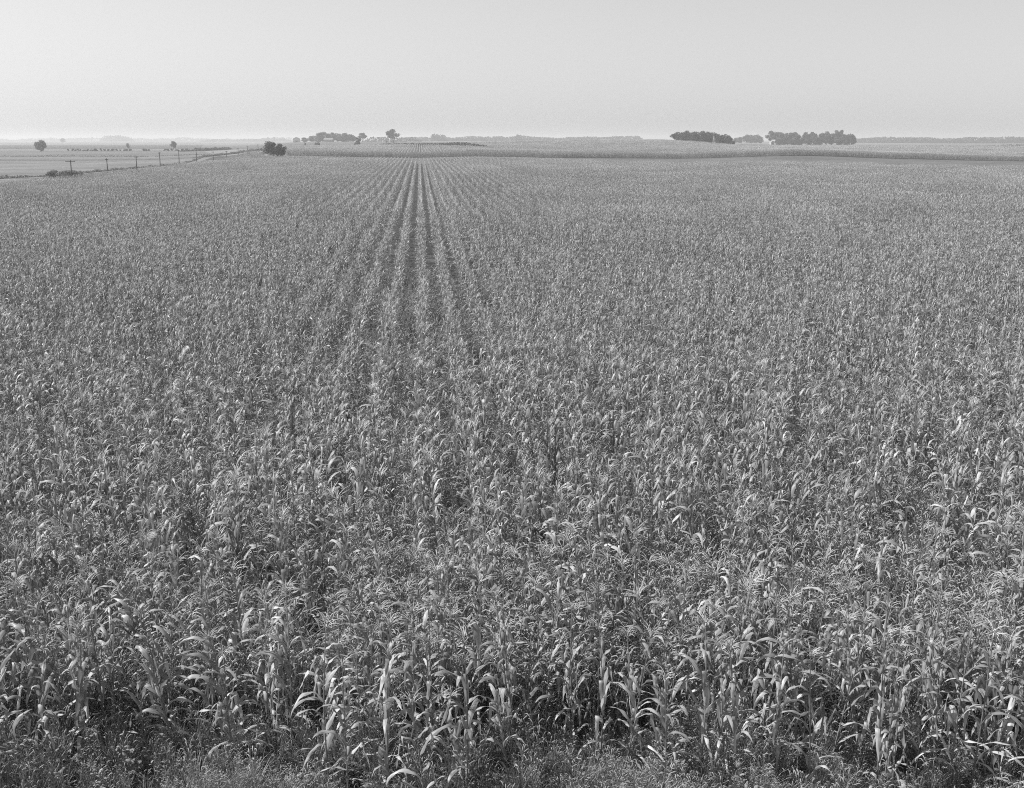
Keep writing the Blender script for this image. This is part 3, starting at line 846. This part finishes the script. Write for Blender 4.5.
# ------------------------------------------------------------------ farm buildings far off
def gable(name, u, y, w, d, h, rh, rz, label, cat, wall, roof_m, gambrel=False, dz=0.0):
    x, yy, z = spot(u, y)
    o = empty(name, (x, yy, z + dz), R(rz))
    tag(o, label, cat)
    if gambrel: prof = [(-w / 2, h), (-w * .36, h + rh * .62), (0, h + rh), (w * .36, h + rh * .62), (w / 2, h)]
    else: prof = [(-w / 2, h), (0, h + rh), (w / 2, h)]
    pts = [(-w / 2, -.5)] + prof + [(w / 2, -.5)]
    n = len(pts); mb = MB()
    mb.add([(px, -d / 2, pz) for px, pz in pts] + [(px, d / 2, pz) for px, pz in pts],
           [tuple(range(n))[::-1], tuple(range(n, 2 * n))] + [(0, n, n + 1, 1), (n - 2, 2 * n - 2, 2 * n - 1, n - 1)])
    mb.obj('wall', [wall], o, False)
    mb = MB(); e = .35
    ov = [((p[0] * 1.06), p[1] + .06 - (.12 if i in (0, len(prof) - 1) else 0)) for i, p in enumerate(prof)]
    k = len(ov)
    vs = [(a, -d / 2 - e, b) for a, b in ov] + [(a, d / 2 + e, b) for a, b in ov] + [(a, -d / 2 - e, b + .16) for a, b in ov] + [(a, d / 2 + e, b + .16) for a, b in ov]
    fs = []
    for i in range(k - 1):
        fs += [(2 * k + i, 2 * k + i + 1, 3 * k + i + 1, 3 * k + i), (i + 1, i, k + i, k + i + 1), (i, i + 1, 2 * k + i + 1, 2 * k + i), (k + i + 1, k + i, 3 * k + i, 3 * k + i + 1)]
    fs += [(0, 2 * k, 3 * k, k), (k - 1, 2 * k - 1, 4 * k - 1, 3 * k - 1)]
    mb.add(vs, fs); mb.obj('roof', [roof_m], o, False)
    mb = MB(); mb.box((0, -d / 2 - .03, min(1.5, h * .4)), (w * .26, .1, min(3.0, h * .8))); mb.obj('door', [M_dark], o, False)
    for sx in (-1, 1):
        mb = MB(); mb.box((sx * w * .33, -d / 2 - .03, h * .55), (w * .12, .08, h * .22)); mb.obj('window', [M_dark], o, False)
    return o
gable('barn', 296.8, 1420, 8.4, 13, 2.6, 3.4, 8, 'pale barn with an arched grey roof left of the farm grove', 'barn', M_whitewash, M_roof, True)
gable('farm_shed', 329, 1340, 7.5, 10, 2.6, 1.8, 82, 'long pale roofed shed in front of the farm grove', 'shed', plain('grey_boards', 0.3), plain('tin_roof', 0.2))
gable('farmhouse', 393.5, 1230, 4.0, 6, 3.6, 1.4, 5, 'white farmhouse beneath the lone spreading tree', 'house', M_whitewash, M_roof)
gable('farm_shed', 387.2, 1225, 3.0, 4, 3.0, 1.0, -6, 'small white shed left of the farmhouse under the spreading tree', 'shed', M_whitewash, M_roof)
gable('farm_shed', 771.6, 1300, 3.6, 5, 2.6, 1.2, 10, 'small pale shed under the open tree at the left end of the right grove', 'shed', plain('weathered_pale_boards', 0.36), M_roof)
# steel lattice tower in front of the dark grove
x, y, z = spot(713.6, 878)
o = empty('lattice_tower', (x, y, z), R(12))
tag(o, 'pale lattice windmill tower in front of the dark hillside grove', 'tower')
H = 7.4
for sx in (-1, 1):
    for sy in (-1, 1):
        mb = MB(); mb.tube([(sx * 1.0, sy * 1.0, -.2), (sx * .22, sy * .22, H)], [.10, .08], 5); mb.obj('leg', [M_steel], o)
mb = MB()
for q in range(5):
    z0, z1 = H * q / 5, H * (q + 1) / 5
    r0, r1 = 1.0 - .78 * z0 / H, 1.0 - .78 * z1 / H
    c0 = [(-r0, -r0, z0), (r0, -r0, z0), (r0, r0, z0), (-r0, r0, z0)]; c1 = [(-r1, -r1, z1), (r1, -r1, z1), (r1, r1, z1), (-r1, r1, z1)]
    for e in range(4):
        mb.tube([c0[e], c1[(e + 1) % 4]], [.045, .045], 4); mb.tube([c0[(e + 1) % 4], c1[e]], [.045, .045], 4); mb.tube([c1[e], c1[(e + 1) % 4]], [.045, .045], 4)
mb.obj('brace', [M_steel], o)
mb = MB(); mb.box((0, 0, H + .05), (.9, .9, .12)); mb.obj('platform', [M_steel], o, False)

# ------------------------------------------------------------------ air
hz = MB(); hz.box((0, 0, 12.5), (18600, 18600, 30.0))
m = bpy.data.materials.new('haze'); m.use_nodes = True
nt = m.node_tree; nt.nodes.clear()
pv = nt.nodes.new('ShaderNodeVolumePrincipled'); mo = nt.nodes.new('ShaderNodeOutputMaterial')
pv.inputs['Color'].default_value = val(0.82); pv.inputs['Density'].default_value = 0.00031; pv.inputs['Anisotropy'].default_value = 0.25
nt.links.new(pv.outputs[0], mo.inputs['Volume'])
ho = hz.obj('haze', [m], None, False)
tag(ho, 'thin pale summer haze lying over the whole plain', 'haze', None, 'stuff')

# ------------------------------------------------------------------ light
SUN_EL, SUN_AZ = 45.0, -78.0          # azimuth from straight ahead (+Y), minus = to the left
w = bpy.data.worlds.new('World'); sc.world = w; w.use_nodes = True
nt = w.node_tree
sky = nt.nodes.new('ShaderNodeTexSky'); sky.sky_type = 'NISHITA'; sky.sun_disc = False
sky.sun_elevation = R(SUN_EL); sky.sun_rotation = R(SUN_AZ)
sky.air_density = 2.0; sky.dust_density = 0.1; sky.ozone_density = 1.0
bw = nt.nodes.new('ShaderNodeRGBToBW')
bg = nt.nodes['Background']; bg.inputs['Strength'].default_value = 0.068
nt.links.new(sky.outputs[0], bw.inputs[0]); nt.links.new(bw.outputs[0], bg.inputs['Color'])
su = bpy.data.lights.new('sun', 'SUN'); su.energy = 4.8; su.angle = R(0.6); su.color = (1, 1, 1)
so = link(bpy.data.objects.new('sun', su))
from mathutils import Vector
dv = Vector((math.sin(R(SUN_AZ)) * math.cos(R(SUN_EL)), math.cos(R(SUN_AZ)) * math.cos(R(SUN_EL)), math.sin(R(SUN_EL))))
so.rotation_euler = dv.to_track_quat('Z', 'Y').to_euler()
so.location = (0, 0, 60)

# ------------------------------------------------------------------ camera and view
cam = bpy.data.cameras.new('camera'); cam.sensor_width = 36; cam.lens = F / 1024 * 36
cam.clip_start = 0.1; cam.clip_end = 40000
co = link(bpy.data.objects.new('camera', cam)); co.location = (0, 0, CAM); co.rotation_euler = (R(90 - PITCH), 0, 0)
sc.camera = co
vs_ = sc.view_settings
vs_.view_transform = 'Standard'; vs_.look = 'None'; vs_.gamma = 1; vs_.exposure = 0.66; vs_.use_curve_mapping = False
cy = sc.cycles
cy.max_bounces = 6; cy.diffuse_bounces = 3; cy.glossy_bounces = 2; cy.transmission_bounces = 4; cy.volume_bounces = 1; cy.transparent_max_bounces = 8
cy.use_denoising = False
cy.filter_width = 1.05
cy.caustics_reflective = False; cy.caustics_refractive = False
